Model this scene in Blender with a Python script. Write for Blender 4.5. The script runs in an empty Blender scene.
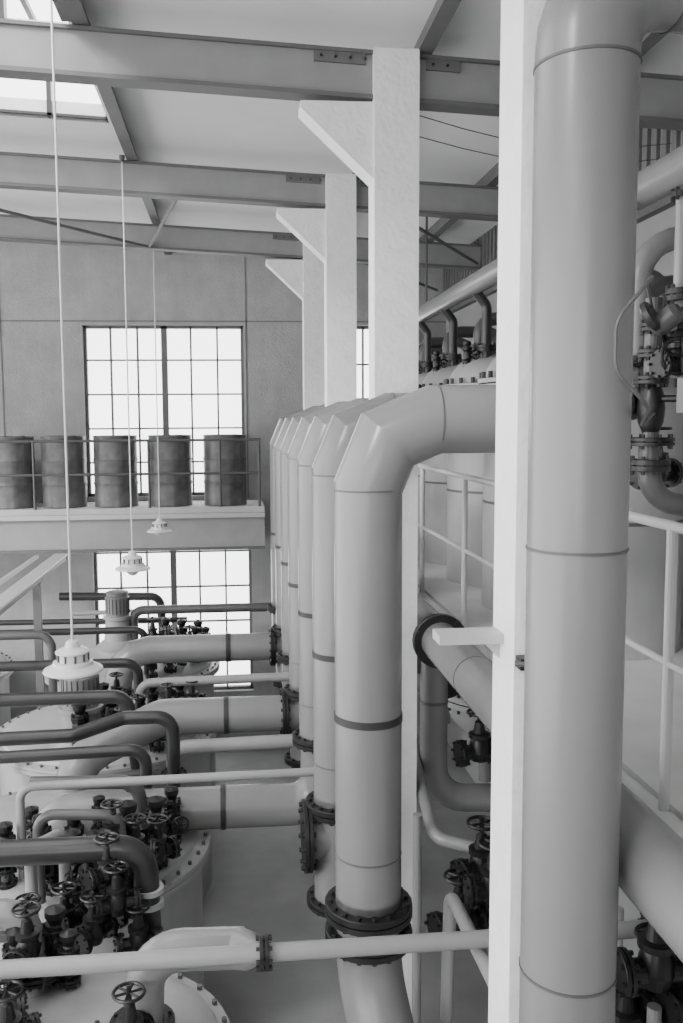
import bpy, math, random
from mathutils import Vector as V, Matrix
random.seed(7)
H = 4.5            # eye level above the hall floor; heights below are given relative to eye level
PI = math.pi

# ------------------------------------------------------------------ materials
MATS = {}
def mat(name, g, rough=0.5, metal=0.0, var=0.06, scale=6.0, bump=0.0, bscale=40.0, spec=0.5, streak=0.0):
    m = bpy.data.materials.new(name); m.use_nodes = True
    nt = m.node_tree; n = nt.nodes; l = nt.links
    b = n["Principled BSDF"]
    tc = n.new("ShaderNodeTexCoord")
    no = n.new("ShaderNodeTexNoise"); no.inputs["Scale"].default_value = scale
    no.inputs["Detail"].default_value = 4; no.inputs["Roughness"].default_value = .5
    l.new(tc.outputs["Object"], no.inputs["Vector"])
    cr = n.new("ShaderNodeValToRGB")
    cr.color_ramp.elements[0].position = 0.25; cr.color_ramp.elements[1].position = 0.75
    lo = max(0, g*(1-var)); hi = g*(1+var)
    cr.color_ramp.elements[0].color = (lo, lo, lo, 1)
    cr.color_ramp.elements[1].color = (hi, hi, hi, 1)
    l.new(no.outputs["Fac"], cr.inputs["Fac"])
    col = cr.outputs["Color"]
    if streak:      # soft vertical grime streaks
        mp = n.new("ShaderNodeMapping"); mp.inputs["Scale"].default_value = (14, 14, 1.2)
        l.new(tc.outputs["Object"], mp.inputs["Vector"])
        n3 = n.new("ShaderNodeTexNoise"); n3.inputs["Scale"].default_value = 1.0; n3.inputs["Detail"].default_value = 3
        l.new(mp.outputs["Vector"], n3.inputs["Vector"])
        c3 = n.new("ShaderNodeValToRGB"); c3.color_ramp.elements[0].position = .3; c3.color_ramp.elements[1].position = .65
        c3.color_ramp.elements[0].color = (1-streak,)*3+(1,); c3.color_ramp.elements[1].color = (1, 1, 1, 1)
        l.new(n3.outputs["Fac"], c3.inputs["Fac"])
        mm = n.new("ShaderNodeMixRGB"); mm.blend_type = 'MULTIPLY'; mm.inputs[0].default_value = 1
        l.new(col, mm.inputs[1]); l.new(c3.outputs["Color"], mm.inputs[2]); col = mm.outputs[0]
    l.new(col, b.inputs["Base Color"])
    b.inputs["Roughness"].default_value = rough
    b.inputs["Metallic"].default_value = metal
    b.inputs["Specular IOR Level"].default_value = spec
    if bump:
        n2 = n.new("ShaderNodeTexNoise"); n2.inputs["Scale"].default_value = bscale
        l.new(tc.outputs["Object"], n2.inputs["Vector"])
        bp = n.new("ShaderNodeBump"); bp.inputs["Strength"].default_value = bump
        bp.inputs["Distance"].default_value = 0.01
        l.new(n2.outputs["Fac"], bp.inputs["Height"]); l.new(bp.outputs["Normal"], b.inputs["Normal"])
    MATS[name] = m
    return name

PAINT = mat("grey_pipe_paint", 0.20, 0.27, var=0.03, scale=2, streak=.04, spec=.55)
PAINTL = mat("light_pipe_paint", 0.28, 0.30, var=0.04, scale=3, streak=.04)
SEAM = mat("pipe_seam", 0.09, 0.5)
BAND = mat("dark_band", 0.028, 0.5)
DARK = mat("dark_iron", 0.009, 0.40, var=0.3, scale=20)
DPIPE = mat("dark_pipe_paint", 0.030, 0.30, var=0.15)
MPIPE = mat("mid_pipe_paint", 0.085, 0.30, var=0.12)
COL = mat("column_whitewash", 0.84, 0.85, var=0.05, scale=9, bump=0.6, bscale=30)
WALL = mat("wall_plaster", 0.36, 0.9, var=0.12, scale=3.5, bump=0.7, bscale=60, streak=.05)
WALLJ = mat("wall_joint", 0.17, 0.9)
WALLR = mat("wall_side_paint", 0.36, 0.9, var=0.06, scale=2)
CEIL = mat("roof_boarding", 0.74, 0.9, var=0.05, scale=2)
FLOOR = mat("floor_concrete", 0.25, 0.6, var=0.25, scale=1.5, bump=0.2)
DECK = mat("deck_concrete", 0.48, 0.7, var=0.12, scale=3)
BEAM = mat("beam_paint", 0.12, 0.6, var=0.08)
BEAML = mat("beam_paint_light", 0.26, 0.6, var=0.08)
FASCIA = mat("gallery_fascia_paint", 0.28, 0.6, var=0.08)
FRAME = mat("window_frame", 0.13, 0.6)
RAIL = mat("railing_paint", 0.46, 0.4, var=0.04)
RAILD = mat("railing_dark", 0.08, 0.5)
TANK = mat("tank_paint", 0.34, 0.4, var=0.08, scale=4, streak=.05)
DRUM = mat("drum_steel", 0.12, 0.42, var=0.40, scale=7, streak=.35)
ENAMEL = mat("white_enamel", 0.66, 0.25, var=0.02)
GLASSW = mat("opal_glass", 0.6, 0.15, var=0.02)
MOTOR = mat("motor_grey", 0.18, 0.5)
CORRD = mat("corrugated_sheet", 0.14, 0.6)

gm = bpy.data.materials.new("window_glass"); gm.use_nodes = True
nt = gm.node_tree; nt.nodes.clear()
o = nt.nodes.new("ShaderNodeOutputMaterial"); mx = nt.nodes.new("ShaderNodeMixShader")
tr = nt.nodes.new("ShaderNodeBsdfTransparent"); gl = nt.nodes.new("ShaderNodeBsdfGlossy")
gl.inputs["Roughness"].default_value = 0.1; mx.inputs[0].default_value = 0.05
nt.links.new(tr.outputs[0], mx.inputs[1]); nt.links.new(gl.outputs[0], mx.inputs[2]); nt.links.new(mx.outputs[0], o.inputs[0])
MATS["window_glass"] = gm; GLASS = "window_glass"

# ------------------------------------------------------------------ mesh builder
def align(a, b):
    z = (V(b)-V(a)).normalized()
    ref = V((0, 0, 1)) if abs(z.z) < 0.95 else V((1, 0, 0))
    x = ref.cross(z).normalized(); y = z.cross(x)
    return Matrix(((x.x, y.x, z.x, a[0]), (x.y, y.y, z.y, a[1]), (x.z, y.z, z.z, a[2]), (0, 0, 0, 1)))

def fillet(pts, R, n=6):
    pts = [V(p) for p in pts]
    if len(pts) < 3: return pts
    out = [pts[0]]
    for i in range(1, len(pts)-1):
        p = pts[i]; r = R[i-1] if isinstance(R, (list, tuple)) else R
        d1 = (p-pts[i-1]).normalized(); d2 = (pts[i+1]-p).normalized()
        th = d1.angle(d2)
        if th < 0.02: out.append(p); continue
        t = min(r*math.tan(th/2), 0.49*(p-pts[i-1]).length if i > 1 else 0.98*(p-pts[i-1]).length, 0.98*(pts[i+1]-p).length)
        r = t/math.tan(th/2)
        c = p+(d2-d1).normalized()*(r/math.cos(th/2))
        ax = d1.cross(d2).normalized(); s = p-d1*t-c
        for k in range(n+1):
            out.append(c+Matrix.Rotation(th*k/n, 3, ax) @ s)
    out.append(pts[-1])
    return out

class B:
    def __init__(s): s.v = []; s.f = []; s.m = []; s.mats = []
    def mi(s, name):
        if name not in s.mats: s.mats.append(name)
        return s.mats.index(name)
    def face(s, idx, mt): s.f.append(idx); s.m.append(s.mi(mt))
    def tube(s, pts, r, mt, seg=20, caps=True):
        pts = [V(p) for p in pts]; P = []
        for p in pts:
            if not P or (p-P[-1]).length > 1e-5: P.append(p)
        pts = P; n = len(pts)
        d = [(pts[i+1]-pts[i]).normalized() for i in range(n-1)]
        ref = V((0, 0, 1)) if abs(d[0].z) < 0.9 else V((1, 0, 0))
        x = ref.cross(d[0]).normalized()
        base = len(s.v)
        for i in range(n):
            if i == 0: t = d[0]; k = 1; bend = None
            elif i == n-1: t = d[-1]; k = 1; bend = None
            else:
                t = (d[i-1]+d[i]).normalized(); ang = d[i-1].angle(d[i]); k = 1/math.cos(ang/2)
                bend = (d[i]-d[i-1]).normalized() if ang > 1e-4 else None
            x = (x-t*x.dot(t)).normalized(); y = t.cross(x)
            rr = r[i] if isinstance(r, (list, tuple)) else r
            for j in range(seg):
                a = 2*PI*j/seg; o = (x*math.cos(a)+y*math.sin(a))*rr
                if bend is not None: o = o+bend*(o.dot(bend)*(k-1))
                s.v.append(pts[i]+o)
        for i in range(n-1):
            for j in range(seg):
                j2 = (j+1) % seg
                s.face((base+i*seg+j, base+i*seg+j2, base+(i+1)*seg+j2, base+(i+1)*seg+j), mt)
        if caps:
            s.face(tuple(base+j for j in reversed(range(seg))), mt)
            s.face(tuple(base+(n-1)*seg+j for j in range(seg)), mt)
    def pipe(s, pts, r, mt, R=None, n=6, seg=20, caps=True):
        s.tube(fillet(pts, R if R is not None else r*2.2, n), r, mt, seg, caps)
    def lathe(s, prof, mt, M=None, seg=24):
        M = M or Matrix(); base = len(s.v); n = len(prof)
        for (r, z) in prof:
            for j in range(seg):
                a = 2*PI*j/seg; s.v.append(M @ V((max(r, 1e-4)*math.cos(a), max(r, 1e-4)*math.sin(a), z)))
        for i in range(n-1):
            for j in range(seg):
                j2 = (j+1) % seg
                s.face((base+i*seg+j, base+i*seg+j2, base+(i+1)*seg+j2, base+(i+1)*seg+j), mt)
        s.face(tuple(base+j for j in reversed(range(seg))), mt)
        s.face(tuple(base+(n-1)*seg+j for j in range(seg)), mt)
    def cyl(s, a, b, r, mt, seg=16): s.tube([a, b], r, mt, seg)
    def box(s, lo, hi, mt, M=None):
        base = len(s.v); M = M or Matrix()
        for z in (lo[2], hi[2]):
            for (x, y) in ((lo[0], lo[1]), (hi[0], lo[1]), (hi[0], hi[1]), (lo[0], hi[1])):
                s.v.append(M @ V((x, y, z)))
        for q in ((3, 2, 1, 0), (4, 5, 6, 7), (0, 1, 5, 4), (1, 2, 6, 5), (2, 3, 7, 6), (3, 0, 4, 7)):
            s.face(tuple(base+i for i in q), mt)
    def prism(s, pts2, y0, y1, mt):      # polygon in XZ extruded along Y
        base = len(s.v); n = len(pts2)
        for y in (y0, y1):
            for (x, z) in pts2: s.v.append(V((x, y, z)))
        s.face(tuple(base+i for i in range(n)), mt)
        s.face(tuple(base+n+i for i in reversed(range(n))), mt)
        for i in range(n):
            j = (i+1) % n; s.face((base+j, base+i, base+n+i, base+n+j), mt)
    def torus(s, M, R, r, mt, seg=24, sub=8):
        base = len(s.v)
        for i in range(seg):
            a = 2*PI*i/seg
            for j in range(sub):
                b = 2*PI*j/sub
                s.v.append(M @ V(((R+r*math.cos(b))*math.cos(a), (R+r*math.cos(b))*math.sin(a), r*math.sin(b))))
        for i in range(seg):
            for j in range(sub):
                i2 = (i+1) % seg; j2 = (j+1) % sub
                s.face((base+i*sub+j, base+i2*sub+j, base+i2*sub+j2, base+i*sub+j2), mt)
    def flange(s, c, d, r, mt=None, th=0.022, gap=0.006, nb=10, pair=True, bolt=None):
        """bolted flange pair centred on c, axis d, outer radius r"""
        mt = mt or DARK; c = V(c); d = V(d).normalized(); M = align(c, c+d)
        if pair:
            s.lathe([(r*.98, -gap/2-th), (r, -gap/2-th*.9), (r, -gap/2)], mt, M)
            s.lathe([(r, gap/2), (r, gap/2+th*.9), (r*.98, gap/2+th)], mt, M)
            s.lathe([(r*.8, -gap/2), (r*.8, gap/2)], DARK, M)
            L = gap/2+th+0.014
        else:
            s.lathe([(r, -th/2), (r, th/2)], mt, M); L = th/2+0.014
        for k in range(nb):
            a = 2*PI*k/nb; q = M @ V((r*.87*math.cos(a), r*.87*math.sin(a), 0))
            br = max(0.008, r*.065)
            s.tube([q-d*L, q+d*L], br, bolt or DARK, 6)
    def ring(s, c, d, r, w, mt):
        c = V(c); d = V(d).normalized(); M = align(c, c+d)
        s.lathe([(r*.9, -w/2), (r, -w/2), (r, w/2), (r*.9, w/2)], mt, M, 32)
    def finish(s, name, loc=None, smooth=True):
        vs = [V((p.x, p.y, p.z+H)) for p in s.v]
        if loc is None:
            c = V((sum(p.x for p in vs)/len(vs), sum(p.y for p in vs)/len(vs), min(p.z for p in vs)))
        else: c = V(loc)
        me = bpy.data.meshes.new(name)
        me.from_pydata([p-c for p in vs], [], s.f); me.update()
        for k in s.mats: me.materials.append(MATS[k])
        me.polygons.foreach_set("material_index", s.m)
        import bmesh
        bm = bmesh.new(); bm.from_mesh(me)
        bmesh.ops.recalc_face_normals(bm, faces=bm.faces)
        if smooth:
            for f in bm.faces: f.smooth = True
            for e in bm.edges:
                if len(e.link_faces) == 2 and e.calc_face_angle(0) > math.radians(21): e.smooth = False
        bm.to_mesh(me); bm.free()
        ob = bpy.data.objects.new(name, me); ob.location = c
        bpy.context.collection.objects.link(ob)
        return ob

# ------------------------------------------------------------------ room shell
FZ = -4.5
XL, XR, YB, YF = -6.5, 2.95, 12.3, -4.0
SL = .052
def roofz(x): return 2.25-SL*(x-0.84)

b = B(); b.box((XL, YF, FZ-.2), (XR+.2, YB+.2, FZ), FLOOR); b.finish("floor")

# back wall with three window openings
W1 = (-1.95, 0.18, -1.01, 1.28); W2 = (-1.90, 0.25, -3.75, -1.30); W3 = (1.48, 2.15, -0.8, 1.28)
b = B(); y0, y1 = YB, YB+.25; top = 3.2
b.box((XL, y0, FZ), (W1[0], y1, top), WALL)
b.box((W1[0], y0, W1[3]), (W1[1], y1, top), WALL)
b.box((W1[0], y0, W2[3]), (W1[1], y1, W1[2]), WALL)
b.box((W1[0], y0, FZ), (W2[0], y1, W2[3]), WALL)
b.box((W2[0], y0, FZ), (W2[1], y1, W2[2]), WALL)
b.box((W2[1], y0, FZ), (W3[0], y1, W2[3]), WALL)
b.box((W1[1], y0, W2[3]), (W3[0], y1, top), WALL)
b.box((W3[0], y0, W3[3]), (W3[1], y1, top), WALL)
b.box((W3[0], y0, FZ), (W3[1], y1, W3[2]), WALL)
b.box((W3[1], y0, FZ), (XR+.2, y1, top), WALL)
b.finish("wall_back", smooth=False)
b = B()
for x in (-4.04, -3.0, 0.215, 1.0): b.box((x-.009, YB-.008, -1.05), (x+.009, YB+.01, 2.3), WALLJ)
b.box((XL, YB-.008, 1.32), (XR, YB+.01, 1.337), WALLJ)
b.finish("trim_1", smooth=False)

def window(name, W, y, cols, rows, big=None):
    x0, x1, z0, z1 = W; b = B(); t = .03
    b.box((x0, y, z0), (x0+.04, y+.08, z1), FRAME); b.box((x1-.04, y, z0), (x1, y+.08, z1), FRAME)
    b.box((x0, y, z0), (x1, y+.08, z0+.04), FRAME); b.box((x0, y, z1-.04), (x1, y+.08, z1), FRAME)
    for i in range(1, cols):
        x = x0+(x1-x0)*i/cols; w = .04 if (big and i in big) else .012
        b.box((x-w, y, z0), (x+w, y+.06, z1), FRAME)
    for i in range(1, rows):
        z = z0+(z1-z0)*i/rows; b.box((x0, y+.01, z-.011), (x1, y+.05, z+.011), FRAME)
    b.box((x0, y+.03, z0), (x1, y+.036, z1), GLASS)
    b.finish(name, smooth=False)
window("window_1", W1, YB+.08, 6, 5, (3,))
window("window_2", W2, YB+.08, 6, 5, (3,))
window("window_3", W3, YB+.08, 2, 4)

# right wall, lower plaster, upper corrugated sheet
b = B(); b.box((XR, YF, FZ), (XR+.2, YB, 2.6), WALLR); b.finish("wall_right", smooth=False)
b = B(); y = 3.0
while y < YB-.05:
    b.box((XR-.05, y, 1.45), (XR, y+.07, 2.1), CORRD); b.box((XR-.02, y+.07, 1.45), (XR, y+.14, 2.1), WALLR); y += .14
b.box((XR-.07, 3, 1.40), (XR, YB, 1.45), BEAM)
b.finish("trim_2", smooth=False)
# left side: tall industrial glazing over a sill wall
b = B()
b.box((XL-.2, YF, FZ), (XL, YB+.2, FZ+1.0), WALL); b.box((XL-.2, YF, 2.3), (XL, YB+.2, 2.9), WALL)
y = YF
while y <= YB+.01:
    b.box((XL-.2, y-.1, FZ+1), (XL, y+.1, 2.3), WALL); y += 3.0
b.finish("wall_left", smooth=False)
b = B(); y = YF
while y < YB-.2:
    for k in range(1, 4): b.box((XL-.12, y+k*.75-.02, FZ+1), (XL-.08, y+k*.75+.02, 2.3), FRAME)
    y += 3.0
for k in range(1, 8): b.box((XL-.12, YF, FZ+1+k*.72), (XL-.08, YB, FZ+1.04+k*.72), FRAME)
b.finish("window_4", smooth=False)
# front (behind the viewer): unseen wall, window band at left, rest closed so light comes from the left
b = B(); b.box((XL, YF-.2, FZ), (XR+.2, YF, -1.0), WALL); b.box((XL, YF-.2, 1.6), (XR+.2, YF, 2.9), WALL)
for x in (-6.3, -3.2, 0, 2.9): b.box((x-.25, YF-.2, -1.0), (x+.25, YF, 1.6), WALL)
b.box((-.2, YF-.2, -1.0), (XR, YF, 1.6), WALL)
b.finish("wall_front", smooth=False)

# roof with roof lights
def roofslab(b, xa, xb, ya, yb, mt=CEIL, t=.12, dz=0):
    za, zb = roofz(xa)+dz, roofz(xb)+dz
    b.prism([(xa, za), (xb, zb), (xb, zb+t), (xa, za+t)], ya, yb, mt)
RX0, RX1 = -3.6, -0.92       # roof-light strip
OPEN = [(-2.4, -.4), (0.3, 2.3), (3.1, 5.95), (6.15, 7.40)]
b = B()
roofslab(b, XL-.2, RX0, YF, YB+.3); roofslab(b, RX1, XR+.2, YF, YB+.3)
y = YF
for (a, c) in OPEN:
    roofslab(b, RX0, RX1, y, a); y = c
roofslab(b, RX0, RX1, y, YB+.3)
b.finish("ceiling", smooth=False)
b = B()
LH = .5
for (a, c) in OPEN:
    # raised lantern: vertical glazing at the far end, sloping glazed top
    for i in range(0, 7):
        x = RX0+(RX1-RX0)*i/6
        b.box((x-.018, c-.03, roofz(x)), (x+.018, c+.05, roofz(x)+LH), DPIPE)
        b.prism([(x-.018, roofz(x)+LH-.02), (x+.018, roofz(x)+LH-.02), (x+.018, roofz(x)+LH+.02), (x-.018, roofz(x)+LH+.02)], a-.05, c+.05, DPIPE)
    b.prism([(RX0, roofz(RX0)+LH), (RX1, roofz(RX1)+LH), (RX1, roofz(RX1)+LH+.04), (RX0, roofz(RX0)+LH+.04)], c, c+.06, DPIPE)
    b.prism([(RX0, roofz(RX0)), (RX1, roofz(RX1)), (RX1, roofz(RX1)+.02), (RX0, roofz(RX0)+.02)], c-.03, c+.06, DPIPE)
    b.prism([(RX0, roofz(RX0)+.12), (RX0+.05, roofz(RX0)+.12), (RX0+.05, roofz(RX0)+LH), (RX0, roofz(RX0)+LH)], a, c, CEIL)
    b.prism([(RX1, roofz(RX1)), (RX1+.05, roofz(RX1)), (RX1+.05, roofz(RX1)+LH), (RX1, roofz(RX1)+LH)], a, c, CEIL)
b.finish("window_5", smooth=False)

# steel roof beams (I section following the roof pitch)
def ibeam(name, y, xa, xb, zc_at, depth=.27, fw=.13):
    def zc(x): return zc_at-SL*(x-.84)
    b = B()
    def st(z0, z1, ya, yb, mt):
        b.prism([(xa, zc(xa)+z0), (xb, zc(xb)+z0), (xb, zc(xb)+z1), (xa, zc(xa)+z1)], ya, yb, mt)
    st(-depth/2, -depth/2+.025, y-fw/2, y+fw/2, BEAM)
    st(depth/2-.02, depth/2, y-fw/2, y+fw/2, BEAM)
    st(-depth/2+.025, depth/2-.02, y-.04, y+.04, BEAML)
    # bolted splice plate beside the column
    for (sx0, sx1) in ((.50, .80), (1.15, 1.35)):
        if sx0 > xa and sx1 < xb:
            b.prism([(sx0, zc(sx0)+depth/2-.08), (sx1, zc(sx1)+depth/2-.08), (sx1, zc(sx1)+depth/2-.02), (sx0, zc(sx0)+depth/2-.02)], y-fw/2+.01, y-.04, BEAM)
            k = sx0+.04
            while k < sx1:
                b.cyl((k, y-fw/2, zc(k)+depth/2-.05), (k, y-fw/2+.02, zc(k)+depth/2-.05), .008, DARK, 6); k += .085
    b.finish(name)
COLY = (2.60, 5.27, 7.89, 10.36)
for cy in (0.0,)+COLY: ibeam("roof_beam", cy+.11, XL, XR, 1.97)
# purlins
for x in (-5.2, -3.75, -0.80, 1.14, 2.3):
    b = B(); z = roofz(x)
    b.box((x-.008, YF, z-.13), (x+.008, YB, z), BEAM); b.box((x-.045, YF, z-.14), (x+.045, YB, z-.125), BEAM); b.finish("roof_purlin")
# bracing rods between the far beams
b = B()
for (p, q) in (((-.9, 10.5, 1.95), (-.45, 8.2, 1.95)), ((1.35, 10.5, 1.88), (2.8, 12.2, 1.74)),
               ((1.35, 8.0, 1.86), (2.85, 10.4, 1.79)), ((-3.0, 8.1, 2.06), (-.9, 10.4, 1.94))):
    b.cyl(p, q, .018, BEAM, 8)
b.finish("roof_bracing")
# conduit wires under the roof between two bays
b = B()
for (z0, z1) in ((1.78, 1.80), (1.66, 1.71)):
    pts = [(1.11, 5.4, z0)]+[(1.11+1.8*t/6, 5.4+.5*t/6, z0+(z1-z0)*t/6-.10*math.sin(PI*t/6)) for t in range(1, 6)]+[(2.93, 5.9, z1)]
    b.tube(pts, .003, DPIPE, 6)
b.finish("conduit_wires")

# concrete columns with corbels
for i, cy in enumerate(COLY):
    b = B(); x0, x1 = .84, 1.10
    b.box((x0, cy, FZ), (x1, cy+.22, 2.10), COL)
    zt = 1.81
    b.prism([(x0, zt), (x0, zt-.43), (x0-.42, zt-.04), (x0-.42, zt)], cy+.02, cy+.20, COL)
    b.finish("concrete_column", smooth=False)

# ------------------------------------------------------------------ rear gallery
GY = 11.28; GZ = -1.075; GX = .40
b = B()
b.box((XL, GY+.05, GZ-.12), (GX, YB-.005, GZ), DECK)
b.box((XL, GY, GZ-.50), (GX, GY+.05, GZ-.12), FASCIA); b.box((XL, GY-.06, GZ-.125), (GX, GY+.1, GZ-.07), RAIL)
b.box((XL, GY-.06, GZ-.53), (GX, GY+.1, GZ-.50), BEAM)
b.box((GX-.05, GY+.05, GZ-.5), (GX, YB-.005, GZ-.12), FASCIA)
b.finish("gallery_deck", smooth=False)
b = B()
for x in (-5.0, -3.7, -2.43, -1.03, -.15, .34): b.cyl((x, GY+.04, GZ), (x, GY+.04, -.235), .017, RAILD, 10)
for z in (-.235, -.65): b.cyl((XL+.02, GY+.04, z), (.36, GY+.04, z), .017, RAILD, 10)
b.finish("gallery_railing")
def drum(name, x, y, z0, rz=0):
    r, h = .272, .90
    prof = [(r*.93, .03), (r, .0), (r*1.02, .015), (r, .03)]
    for zc in (.33, .66):
        prof += [(r, h*zc-.03), (r*1.035, h*zc), (r, h*zc+.03)]
    prof += [(r, h-.03), (r*1.02, h-.015), (r, h), (r*.93, h), (r*.92, h-.02), (0, h-.02)]
    b = B(); M = Matrix.Translation((x, y, z0))
    b.lathe(prof, DRUM, M, 32); b.cyl((x+.13, y, z0+h-.02), (x+.13, y, z0+h+.005), .035, DARK, 10)
    b.finish(name)
for x in (-4.0, -3.36, -2.77, -2.13, -1.48, -.79, -.09): drum("oil_drum", x, 11.68, GZ)

# left runway beam with handrail
b = B()
b.box((-2.16, 4.0, -1.70), (-2.06, 11.2, -1.63), BEAML); b.box((-2.19, 4.0, -1.63), (-2.03, 11.2, -1.61), RAIL)
b.box((-2.42, 4.0, -1.66), (-2.38, 11.2, -1.62), RAIL)
for y in (7.52, 9.74): b.box((-2.15, y, FZ), (-2.07, y+.06, -1.70), BEAM)
b.finish("runway_beam", smooth=False)

# ------------------------------------------------------------------ the row of large vertical pipes
PX, PR = .605, .153
for i in range(7):
    y = 3.98+1.13*i
    b = B(); R = .30; endx = 1.62 if i == 0 else 1.83
    b.pipe([(PX, y, -2.24), (PX, y, 0), (endx, y, 0)], PR, PAINT, R=R, n=2, seg=40)
    b.ring((PX, y, -1.35), (0, 0, 1), PR+.004, .034, BAND)
    for z in (-.31, -2.0): b.ring((PX, y, z), (0, 0, 1), PR+.002, .008, SEAM)
    b.ring((PX+R+.01, y, 0), (1, 0, 0), PR+.002, .008, SEAM)
    b.flange((PX, y, -2.27), (0, 0, 1), .205, nb=16, th=.03)
    if i == 0:
        b.flange((PX, y, -2.40), (0, 0, 1), .205, nb=16, th=.03)
        pts = [(PX, y, -2.2), (PX, y, -2.58), (.74, 3.55, -3.3), (.76, 3.5, -4.3)]
        b.pipe(pts, PR, PAINT, R=.5, n=6, seg=40)
        b.ring((.648, 3.83, -2.82), (.13, -.45, -.72), PR+.006, .02, SEAM)
    elif i == 2:
        b.pipe([(PX, y, -2.2), (PX, y, -2.75), (.1, y, -2.75), (-1.35, y, -2.75), (-1.35, y, -3.3)], PR*.97, PAINT, R=[.2, .01, .25], n=5, seg=40)
        b.ring((-.10, y, -2.75), (1, 0, 0), PR+.003, .035, BAND)
    elif i in (1, 3, 5):
        b.cyl((PX, y, -2.2), (PX, y, -2.85), PR, PAINT, 40); b.flange((PX, y, -2.85), (0, 0, 1), .2, nb=14)
        b.flange((.41, y, -2.45), (1, 0, 0), .21, nb=14)
        if i == 1: b.cyl((PX, y, -2.45), (.39, y, -2.45), PR*.9, PAINT, 32)
        if i == 3:
            b.pipe([(PX, y, -2.45), (-.62, y, -2.45), (-1.28, y-.3, -2.68), (-1.36, y-.32, -3.3)], PR*.97, PAINT, R=[.3, .35], n=3, seg=40)
            b.ring((-.08, y, -2.45), (1, 0, 0), PR+.002, .04, BAND)
        if i == 5:
            b.pipe([(PX, y, -2.45), (-1.22, y, -2.45), (-1.3, y, -3.2)], PR*.97, PAINT, R=[.35], n=3, seg=40)
            b.ring((-.07, y, -2.45), (1, 0, 0), PR+.002, .05, BAND)
    else:
        b.cyl((PX, y, -2.2), (PX, y, -2.85), PR, PAINT, 40); b.flange((PX, y, -2.85), (0, 0, 1), .2, nb=14)
    b.finish("vertical_duct_pipe")

# near large pipe in front of the first column
b = B(); nx, ny, nr = .956, 2.42, .136
pts = fillet([(nx, ny, FZ), (nx, ny, 1.17), (2.9, ny, 1.17)], .2, 8)
b.tube(pts, nr, PAINT, 56)
for z in (.93, -.36, -1.60): b.ring((nx, ny, z), (0, 0, 1), nr+.003, .008, SEAM)
b.ring((1.19, ny, 1.17), (1, 0, 0), nr+.003, .010, SEAM)
b.finish("near_vertical_pipe")
# bracket and clamp on the column
b = B()
b.box((.635, 2.70, -.70), (.84, 2.80, -.670), RAIL); b.prism([(.78, -.70), (.84, -.70), (.84, -.76)], 2.745, 2.755, RAIL)
b.box((.845, 2.55, -.745), (.875, 2.60, -.71), DARK); b.cyl((.83, 2.56, -.725), (.90, 2.54, -.725), .010, MPIPE, 8)
b.finish("pipe_bracket")

# ------------------------------------------------------------------ pendant lamps
def pendant(x, y, z, ztop):
    b = B(); M = Matrix.Translation((x, y, z))
    b.lathe([(.0, .0), (.08, -.005), (.148, -.030), (.153, -.025), (.15, -.015), (.105, .008), (.100, .025), (.078, .03), (.076, .065), (.088, .07), (.088, .078), (.07, .09), (.04, .10), (.03, .13), (.02, .135), (.005, .14)], ENAMEL, M, 32)
    b.lathe([(.0, -.085), (.03, -.075), (.055, -.05), (.06, -.02), (.05, 0)], GLASSW, M)
    for k in range(10):
        a = k*PI/5; b.cyl((x+.080*math.cos(a), y+.080*math.sin(a), z+.03), (x+.080*math.cos(a), y+.080*math.sin(a), z+.068), .006, MPIPE, 6)
    b.cyl((x, y, z+.13), (x, y, ztop), .006, ENAMEL, 8)
    b.lathe([(.02, -.05), (.025, 0)], MPIPE, Matrix.Translation((x, y, ztop)), 12)
    b.finish("pendant_lamp")
b = B(); b.box((-.90, 4.3, 2.20), (-.82, 5.3, 2.24), BEAM); b.finish("lamp_support_bar")
pendant(-.835, 4.65, -1.255, 2.20)
pendant(-.88, 7.9, -1.26, 2.22)
pendant(-.855, 10.6, -1.26, 2.22)

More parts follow.
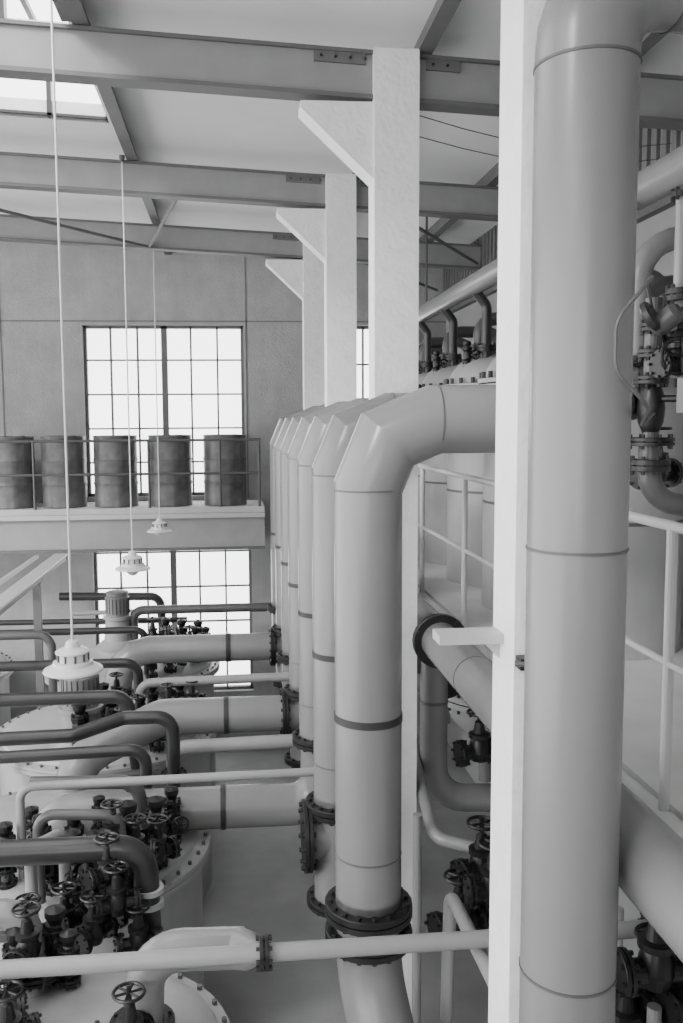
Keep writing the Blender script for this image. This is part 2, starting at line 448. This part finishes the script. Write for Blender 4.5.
# ------------------------------------------------------------------ valves (shared meshes)
def valve_mesh(kind):
    b = B(); R = .066
    def L(p): return V((p[0], p[1], p[2]-H))
    if kind == "gate":
        b.flange(L((-.11, 0, 0)), (1, 0, 0), .075, nb=8, th=.014); b.flange(L((.11, 0, 0)), (1, 0, 0), .075, nb=8, th=.014)
        b.cyl(L((-.11, 0, 0)), L((.11, 0, 0)), .042, DARK)
        b.lathe([(.0, -.065), (.045, -.05), (.062, 0), (.055, .05), (.04, .08), (.06, .082), (.06, .105), (.035, .11), (.025, .17), (.012, .18), (.012, .25), (0, .255)], DARK, Matrix.Translation(L((0, 0, 0))), 16)
        b.torus(Matrix.Translation(L((0, 0, .225))), R, .008, DARK, 20, 6)
        for k in range(3):
            a = k*PI/3; b.cyl(L((-R*math.cos(a), -R*math.sin(a), .225)), L((R*math.cos(a), R*math.sin(a), .225)), .006, DARK, 6)
    if kind == "nozzle":   # vertical riser with valve, side handwheel
        b.cyl(L((0, 0, 0)), L((0, 0, .36)), .03, MPIPE)
        for z in (.03, .12, .30): b.flange(L((0, 0, z)), (0, 0, 1), .065, nb=8, th=.013)
        b.lathe([(.03, .12), (.055, .16), (.06, .21), (.055, .26), (.03, .30)], DARK, Matrix.Translation(L((0, 0, 0))), 16)
        b.cyl(L((0, 0, .21)), L((0, -.20, .21)), .018, DARK); b.cyl(L((0, -.05, .21)), L((0, -.09, .21)), .045, DARK)
        M = Matrix.Translation(L((0, -.19, .21))) @ Matrix.Rotation(PI/2, 4, 'X')
        b.torus(M, .06, .008, DARK, 20, 6)
        for k in range(3):
            a = k*PI/3; c, s_ = .06*math.cos(a), .06*math.sin(a)
            b.cyl(L((-c, -.19, .21-s_)), L((c, -.19, .21+s_)), .006, DARK, 6)
        b.lathe([(.03, .33), (.05, .37), (.05, .40), (.0, .42)], DARK, Matrix.Translation(L((0, 0, 0))), 16)
    ob = b.finish("gate_valve" if kind == "gate" else "riser_valve", loc=(0, 0, 0)); me = ob.data
    bpy.data.objects.remove(ob); return me
ME = {"gate": valve_mesh("gate"), "nozzle": valve_mesh("nozzle")}
def valve(kind, x, y, z, rz=0, rx=0, ry=0, s=1.0):
    ob = bpy.data.objects.new("gate_valve" if kind == "gate" else "riser_valve", ME[kind])
    ob.location = (x, y, z+H); ob.rotation_euler = (rx, ry, rz); ob.scale = (s, s, s)
    bpy.context.collection.objects.link(ob)

# ------------------------------------------------------------------ process tanks at left
def tank(x, y, r, zt, dome=.10, extra=True):
    b = B(); M = Matrix.Translation((x, y, 0))
    b.lathe([(r*.97, FZ), (r*.97, zt-.08), (r*1.04, zt-.08), (r*1.04, zt-.045)], TANK, M, 64)
    b.lathe([(r*1.04, zt-.04), (r*1.04, zt-.01), (r*.95, zt)]+[(r*.95*math.cos(t*PI/2/8), zt+dome*math.sin(t*PI/2/8)) for t in range(1, 9)], TANK, M, 64)
    for k in range(int(44*r)):
        a = 2*PI*k/int(44*r); q = (x+r*math.cos(a), y+r*math.sin(a))
        b.cyl((q[0], q[1], zt-.1), (q[0], q[1], zt+.015), .014, MPIPE, 6)
    b.finish("process_tank")
tank(-.70, 3.85, .64, -2.80)
tank(-1.25, 6.25, 1.02, -2.95)
tank(-1.25, 8.6, 1.02, -2.95)
tank(-1.25, 10.95, 1.02, -2.95)
tank(-3.75, 8.6, 1.02, -2.95)
tank(-3.75, 10.95, 1.02, -2.95)
# manhole cover on nearest tank
b = B(); b.lathe([(.24, -2.74), (.24, -2.68), (.22, -2.67), (.0, -2.64)], TANK, Matrix.Translation((-.50, 3.66, 0)), 40)
for k in range(14):
    a = 2*PI*k/14; b.cyl((-.50+.215*math.cos(a), 3.66+.215*math.sin(a), -2.7), (-.50+.215*math.cos(a), 3.66+.215*math.sin(a), -2.65), .012, DARK, 6)
b.finish("manhole_cover")

def motor(x, y, z, r=.15, h=.34):
    b = B(); M = Matrix.Translation((x, y, z))
    b.lathe([(r*1.9, -.42), (r*1.9, -.38), (r*1.2, -.30), (r*1.05, -.05), (r*1.25, -.04), (r*1.25, 0)], PAINTL, M, 32)
    b.lathe([(r, 0), (r, h*.75), (r*.9, h*.8), (r*.95, h*.82), (r*.95, h*.95), (r*.6, h), (0, h)], MOTOR, M, 32)
    for k in range(20):
        a = 2*PI*k/20; c, s_ = math.cos(a), math.sin(a)
        b.cyl((x+r*c, y+r*s_, z+.03), (x+r*c, y+r*s_, z+h*.72), .010, MPIPE, 4)
    b.finish("agitator_motor")
motor(-1.38, 8.0, -2.52, .16, .36)
motor(-1.42, 11.0, -2.35, .14, .30)

# valves on the tanks
for (cx, cy, zz, pts) in (
    (-.70, 3.85, -2.80, [(-.42, -.25), (-.45, .1), (-.36, .32), (-.2, .45), (-.3, -.42), (-.12, .35), (-.5, -.08)]),
    (-1.25, 6.25, -2.93, [(.35, -.75), (.55, -.6), (.2, -.55), (.40, -.35), (.62, -.30), (.1, -.8), (.72, -.5), (-.2, -.7), (-.1, -.4), (.3, -.15), (.5, .0), (.8, -.2), (.45, -.85), (.65, -.72), (.25, -.9), (0, -.6)]),
    (-1.25, 8.6, -2.93, [(.3, -.8), (.5, -.6), (.15, -.6), (.65, -.4), (.38, -.45), (.72, -.1), (.1, -.3), (.45, .0), (.55, -.75), (.82, -.3), (-.1, -.85), (.0, -.1)]),
    (-1.25, 10.95, -2.93, [(.3, -.8), (.5, -.6), (.62, -.35), (.78, -.2), (.45, -.3), (.25, -.5), (.8, .1), (.1, -.7), (.6, .1), (.9, -.05), (.4, .2)])):
    for (dx, dy) in pts:
        valve("nozzle", cx+dx, cy+dy, zz+.02, rz=random.uniform(-1.0, 1.0), s=random.uniform(.8, 1.2))
for (x, y, z, rz) in ((-.62, 5.35, -2.62, 0), (-.75, 5.3, -2.5, 1.2), (-.5, 5.5, -2.7, .6), (-.85, 7.75, -2.6, .3), (-.6, 7.9, -2.55, .1), (-.75, 9.9, -2.5, .2),
                      (-.5, 9.95, -2.5, 1.1), (-.35, 10.0, -2.6, .4), (-.93, 10.2, -2.45, .4), (-1.05, 3.75, -2.55, .3), (-1.0, 4.15, -2.5, 1.3),
                      (-.66, 4.75, -2.62, .3), (-.78, 4.7, -2.75, 1.0), (-.60, 4.95, -2.75, .8), (-.84, 4.95, -2.6, .1), (-.92, 3.45, -2.45, .5), (-.45, 3.5, -2.52, 1.4),
                      (-1.1, 8.3, -2.55, .5), (-.95, 7.5, -2.62, 1.2), (-.4, 8.2, -2.6, .4), (-.72, 4.85, -2.5, .6), (-.95, 4.8, -2.75, .9), (-.55, 4.75, -2.85, .2), (-1.1, 4.6, -2.7, .2)):
    valve("gate", x, y, z, rz=rz, s=.95)

# small-bore process piping (left)
def run(pts, r, mt, R=None, fl=(), rings=()):
    b = B(); b.pipe(pts, r, mt, R=R, n=7, seg=20)
    for (c, d) in fl: b.flange(c, d, r*1.9 if r > .04 else .07, nb=8, th=.016)
    for (c, d, mm) in rings: b.ring(c, d, r*1.12, .03, mm)
    b.finish("process_pipe")
T = -2.88
run([(.5, 5.6, -2.26), (-1.36, 5.6, -2.28), (-1.36, 5.6, T)], .028, PAINTL, R=.09)
run([(.45, 7.0, -2.56), (-.50, 7.0, -2.58), (-.50, 7.0, T)], .055, PAINTL, R=.12, fl=(((-.5, 7.0, -2.8), (0, 0, 1)),))
run([(.5, 8.2, -2.38), (-.88, 8.2, -2.40), (-.88, 8.2, T)], .042, PAINTL, R=.12)
run([(.46, 11.0, -2.30), (-1.23, 11.0, -2.30), (-1.23, 11.0, T)], .055, MPIPE, R=.12)
run([(.46, 11.6, -2.42), (-2.1, 11.6, -2.45)], .03, PAINTL)
run([(-3.0, 7.4, -2.27), (-.90, 7.4, -2.27), (-.83, 7.4, T)], .055, DPIPE, R=.13)
run([(-2.6, 6.6, -2.33), (-1.2, 6.6, -2.31), (-.85, 6.75, -2.24), (-.48, 6.75, -2.24), (-.48, 6.75, T)], .052, DPIPE, R=.13, fl=(((-.48, 6.75, -2.7), (0, 0, 1)),))
run([(-2.6, 6.45, -2.42), (-.66, 6.45, -2.38), (-.66, 6.45, T)], .045, DPIPE, R=.12)
run([(-1.9, 4.9, -2.37), (-.52, 4.9, -2.37), (-.50, 4.9, -3.2)], .072, DPIPE, R=.16, rings=(((-.5, 4.9, -2.62), (0, 0, 1), RAIL), ((-.5, 4.9, -2.70), (0, 0, 1), RAIL)))
run([(-3.2, 8.9, -2.39), (-.97, 8.9, -2.39), (-.95, 8.9, T)], .05, DPIPE, R=.13)
run([(-2.3, 12.0, -2.30), (-.98, 12.0, -2.33), (-.96, 12.0, T)], .055, DPIPE, R=.14)
run([(-3.2, 10.2, -2.36), (-1.0, 10.2, -2.36), (-1.0, 10.2, T)], .04, DPIPE, R=.14)
run([(-3.2, 9.4, -2.20), (-1.9, 9.4, -2.20), (-1.9, 9.4, T)], .045, MPIPE, R=.14)
run([(-3.2, 11.4, -2.50), (-.6, 11.4, -2.52)], .035, DPIPE)
run([(-1.19, 5.3, T), (-1.19, 5.3, -2.33), (-.70, 5.3, -2.36), (-.70, 5.3, T)], .032, MPIPE, R=.1)
run([(-1.02, 5.2, -3.0), (-1.02, 5.2, -2.40), (-1.17, 5.0, -2.40), (-1.17, 5.0, T)], .035, PAINTL, R=.07)
run([(-1.36, 5.9, -2.38), (-.66, 5.9, -2.40), (-.62, 5.9, T)], .045, MPIPE, R=.12)
run([(-2.0, 4.25, -2.36), (-1.02, 4.25, -2.36), (-.98, 4.2, -2.80)], .07, PAINT, R=.13, fl=(((-.98, 4.2, -2.62), (0, 0, 1)),))
# front pipe with flange, and the larger bend reducing into it
run([(-1.5, 3.5, -2.18), (1.95, 3.5, -2.16)], .036, PAINTL, fl=(((.10, 3.5, -2.17), (1, 0, 0)), ((1.75, 3.5, -2.16), (1, 0, 0))))
b = B(); q = fillet([(-.42, 3.68, -2.74), (-.40, 3.68, -2.24), (.0, 3.66, -2.24)], .17, 8)
q += [V((.04, 3.60, -2.22)), V((.09, 3.53, -2.19))]
b.tube(q, [.085]*(len(q)-2)+[.075, .040], PAINT, 28); b.flange((-.42, 3.68, -2.58), (0, 0, 1), .14, nb=10)
b.finish("process_pipe")
run([(-1.6, 4.4, -2.55), (-.98, 4.4, -2.55), (-.95, 4.4, -2.9)], .04, MPIPE, R=.1)

# ------------------------------------------------------------------ right aisle: platform, railing, vessels
b = B()
b.box((1.55, YF+.05, -1.46), (XR-.01, YB-.02, -1.38), DECK)
b.pipe([(1.5, -2, -1.42), (1.5, 12.2, -1.42)], .045, RAIL)
for y in (0.3, 2.9, 5.55, 8.2, 10.8): b.box((1.14, y, -1.62), (XR-.01, y+.12, -1.46), BEAM)
b.finish("side_platform")
b = B()
for y in (1.6, 2.94, 4.32, 5.70, 7.0, 8.35, 9.7, 11.0): b.cyl((1.5, y, -1.42), (1.5, y, -.37), .019, RAIL, 12)
b.cyl((1.5, 1.0, -.37), (1.5, 12.2, -.37), .019, RAIL, 12); b.cyl((1.5, 1.0, -.85), (1.5, 12.2, -.85), .014, RAIL, 12)
b.finish("platform_railing")

for k in range(6):
    y = 5.3+1.12*k; b = B(); x = 2.28; r = .44; M = Matrix.Translation((x, y, 0))
    b.lathe([(r, -1.38), (r, .22), (r*1.1, .22), (r*1.1, .25)], TANK, M, 40)
    b.lathe([(r*1.1, .26), (r*1.1, .29), (r*.98, .30)]+[(r*.98*math.cos(t*PI/16), .30+.28*math.sin(t*PI/16)) for t in range(1, 9)], TANK, M, 40)
    for j in range(24):
        a = 2*PI*j/24; b.cyl((x+r*1.05*math.cos(a), y+r*1.05*math.sin(a), .17), (x+r*1.05*math.cos(a), y+r*1.05*math.sin(a), .34), .017, DARK, 6)
    b.ring((x, y, -.6), (0, 0, 1), r+.003, .02, SEAM)
    b.finish("dome_vessel")
    b = B()
    b.pipe([(x-.18, y, .5), (x-.18, y, .84), (x+.32, y, .84), (x+.32, y, .42)], .055, MPIPE, R=.13)
    b.flange((x-.18, y, .60), (0, 0, 1), .10, nb=8); b.flange((x+.32, y, .62), (0, 0, 1), .10, nb=8)
    b.pipe([(x-.18, y-.2, .5), (x-.18, y-.2, .92), (2.0, y-.2, 1.05)], .04, DPIPE, R=.1)
    b.flange((x-.18, y-.2, .58), (0, 0, 1), .08, nb=8)
    b.finish("gooseneck_pipe")
    valve("nozzle", x-.32, y-.12, .40, rz=.4, s=.6)
b = B(); b.cyl((2.0, 1.2, 1.10), (2.0, 12.25, 1.10), .085, PAINT, 28)
for y in (3.2, 10.4): b.flange((2.0, y, 1.1), (0, 1, 0), .13, nb=10)
for y in (2.0, 6.3, 9.2): b.cyl((2.0, y, 1.15), (2.0, y, roofz(2)-.01), .012, MPIPE, 8)
b.finish("header_pipe")

# valve and instrument group at right edge
b = B()
b.pipe([(1.82, 3.95, .15), (1.82, 3.95, .80), (2.9, 3.95, .80)], .050, PAINT, R=.20)
b.flange((1.82, 3.95, .25), (0, 0, 1), .09, nb=8)
b.pipe([(1.90, 4.1, .1), (1.90, 4.1, .62), (2.9, 4.1, .62)], .04, MPIPE, R=.15)
b.pipe([(1.74, 4.3, .1), (1.74, 4.3, .95), (2.0, 4.3, 1.05)], .03, PAINT, R=.1)
b.finish("gooseneck_pipe")
b = B(); x, y = 1.775, 3.7
b.cyl((x, y, .5), (x, y, -.15), .035, MPIPE)
b.lathe([(.035, -.06), (.052, -.02), (.058, .04), (.052, .10), (.035, .14)], DARK, Matrix.Translation((x, y, 0)), 20)
for z, r in ((.16, .07), (.27, .06), (.38, .055), (-.10, .10)): b.flange((x, y, z), (0, 0, 1), r, nb=8, th=.014)
b.pipe([(x, y, -.1), (x, y, -.36), (x+.5, y, -.40)], .048, MPIPE, R=.14); b.flange((x, y, -.2), (0, 0, 1), .085, nb=8)
b.lathe([(.03, 0), (.045, .02), (.045, .11), (.03, .13), (0, .13)], MPIPE, align((x-.05, y-.10, .36), (x+.02, y-.18, .43)), 20)
b.lathe([(.05, 0), (.065, .01), (.065, .03), (.05, .04)], DPIPE, align((x-.09, y-.12, .40), (x-.02, y-.18, .45)), 20)
b.cyl((x, y, .38), (x+.02, y-.14, .40), .022, DARK)
b.torus(align((x+.03, y-.16, .25), (x+.03, y-.26, .25)), .07, .009, DARK)
b.cyl((x-.04, y-.2, .25), (x+.10, y-.2, .25), .006, DARK, 6); b.cyl((x+.03, y-.2, .18), (x+.03, y-.2, .32), .006, DARK, 6)
b.cyl((x+.03, y, .25), (x+.03, y-.22, .25), .01, DARK, 8)
b.cyl((x+.06, y-.1, .45), (x+.06, y-.1, .92), .026, PAINTL); b.flange((x+.06, y-.1, .90), (0, 0, 1), .045, nb=6, pair=False); b.flange((x+.06, y-.1, .5), (0, 0, 1), .055, nb=6)
b.finish("control_valve")
b = B(); b.box((1.80, 3.45, .02), (1.90, 3.53, .16), PAINTL); b.box((1.81, 3.442, .03), (1.89, 3.45, .15), MPIPE); b.cyl((1.85, 3.5, .02), (1.85, 3.5, -.12), .012, DARK); b.cyl((1.88, 3.53, .08), (1.78, 3.7, .08), .015, DARK)
b.finish("instrument_box")
for (x, y, z, rz, ry, s) in ((1.86, 3.4, -.08, 0, PI/2, .7), (1.95, 3.8, .30, 0, 0, .9), (1.9, 3.9, -.25, .5, 0, .9), (1.72, 3.85, .05, .8, 0, .8), (1.84, 3.6, .22, .3, 0, .8)): valve("gate", x, y, z, rz=rz, ry=ry, s=s)
# flexible cable looping past the near pipe
b = B(); b.tube(fillet([(1.72, 3.6, .45), (1.22, 2.6, .40), (1.08, 2.262, .36), (.985, 2.262, .25), (.985, 2.262, .12), (1.08, 2.262, .03), (1.22, 2.6, -.02), (1.74, 3.6, .02)], .09, 8), .0055, MPIPE, 8); b.finish("flexible_cable")

# pipe run below the platform edge
b = B()
b.cyl((1.225, .6, -1.32), (1.225, 12.0, -1.32), .118, PAINT, 36)
b.flange((1.225, 5.20, -1.32), (0, 1, 0), .165, nb=14); b.ring((1.225, 4.4, -1.32), (0, 1, 0), .120, .008, SEAM)
b.finish("side_header_pipe")
b = B()
b.pipe([(1.27, 5.55, -1.32), (1.27, 5.55, -2.45), (2.4, 5.55, -2.48)], .088, PAINT, R=.22, seg=28)
b.ring((1.27, 5.55, -1.8), (0, 0, 1), .091, .02, SEAM)
b.finish("drop_pipe")
b = B()
b.pipe([(1.15, 5.95, -1.4), (1.15, 5.95, -2.0), (1.15, 5.0, -2.45), (1.60, 4.8, -2.5)], .036, PAINTL, R=.12); b.finish("process_pipe")
b = B(); b.pipe([(1.00, 4.05, -2.9), (1.00, 4.0, -2.24), (1.02, 3.0, -2.24), (1.02, 2.9, -3.2)], .032, PAINTL, R=.08); b.finish("process_pipe")
b = B(); b.pipe([(1.22, 7.2, -.9), (1.20, 6.6, -1.1), (1.20, 6.6, -1.9), (1.5, 6.6, -2.0)], .09, PAINT, R=.2, seg=28); b.flange((1.20, 6.6, -1.5), (0, 0, 1), .15, nb=10); b.finish("drop_pipe")
for yv in (6.4, 7.7):
    b = B(); M = Matrix.Translation((1.86, yv, 0)); r = .30
    b.lathe([(r, -1.47), (r, -2.0), (r*1.12, -2.0), (r*1.12, -2.04)][::-1], TANK, M, 36)
    b.lathe([(r*.96*math.cos(t*PI/16), -2.1-.25*math.sin(t*PI/16)) for t in range(8, -1, -1)]+[(r*1.12, -2.09), (r*1.12, -2.05)], TANK, M, 36)
    for j in range(20):
        a = 2*PI*j/20; b.cyl((1.86+r*1.06*math.cos(a), yv+r*1.06*math.sin(a), -2.12), (1.86+r*1.06*math.cos(a), yv+r*1.06*math.sin(a), -1.97), .012, DARK, 6)
    b.cyl((1.86, yv, -2.3), (1.86, yv, -2.7), .05, PAINT); b.flange((1.86, yv, -2.5), (0, 0, 1), .1, nb=8)
    b.finish("hanging_vessel")
for (x, y, z, rz, s) in ((1.42, 5.9, -1.75, 1.5, 1.3), (1.5, 5.3, -2.05, .2, 1.1), (1.35, 4.7, -2.5, .4, 1.2), (1.45, 4.9, -2.75, .8, 1.2), (1.3, 4.3, -2.4, 0, 1.1), (1.38, 4.2, -2.7, 1.2, 1.2),
                      (1.62, 3.2, -2.15, 0, 1.2), (1.72, 3.4, -2.4, .6, 1.2), (1.55, 3.3, -2.5, 1.2, 1.2), (1.8, 3.2, -2.3, .2, 1.1), (1.2, 4.6, -2.75, .3, 1.2), (1.3, 4.0, -2.95, .9, 1.2)):
    valve("gate", x, y, z, rz=rz, s=s)
b = B()
for (x, y) in ((1.05, 5.0), (1.3, 4.25), (1.62, 3.2), (1.78, 3.9)): b.cyl((x, y, FZ), (x, y, -2.3), .028, PAINTL, 12)
b.finish("pipe_support_posts")

# ------------------------------------------------------------------ camera and light
cam = bpy.data.cameras.new("camera"); co = bpy.data.objects.new("camera", cam)
bpy.context.collection.objects.link(co); bpy.context.scene.camera = co
Rm = Matrix.Rotation(math.radians(-5), 4, 'Z') @ Matrix.Rotation(math.radians(90-5.5), 4, 'X') @ Matrix.Rotation(math.radians(-.4), 4, 'Z')
co.matrix_world = Matrix.Translation((0, 0, H)) @ Rm
cam.sensor_width = 36; cam.sensor_fit = 'AUTO'; cam.lens = 900/1023*36
cam.shift_x = (341.5-311)/1023; cam.shift_y = -(511.5-507)/1023
cam.clip_start = .05; cam.clip_end = 500

w = bpy.data.worlds.new("overcast_sky"); bpy.context.scene.world = w; w.use_nodes = True
bg = w.node_tree.nodes["Background"]; bg.inputs[0].default_value = (1, 1, 1, 1); bg.inputs[1].default_value = 5.6
sd = bpy.data.lights.new("hazy_sun", 'SUN'); sd.energy = 6; sd.angle = math.radians(20)
so = bpy.data.objects.new("hazy_sun", sd); so.rotation_euler = (math.radians(35), math.radians(-52), 0); bpy.context.collection.objects.link(so)
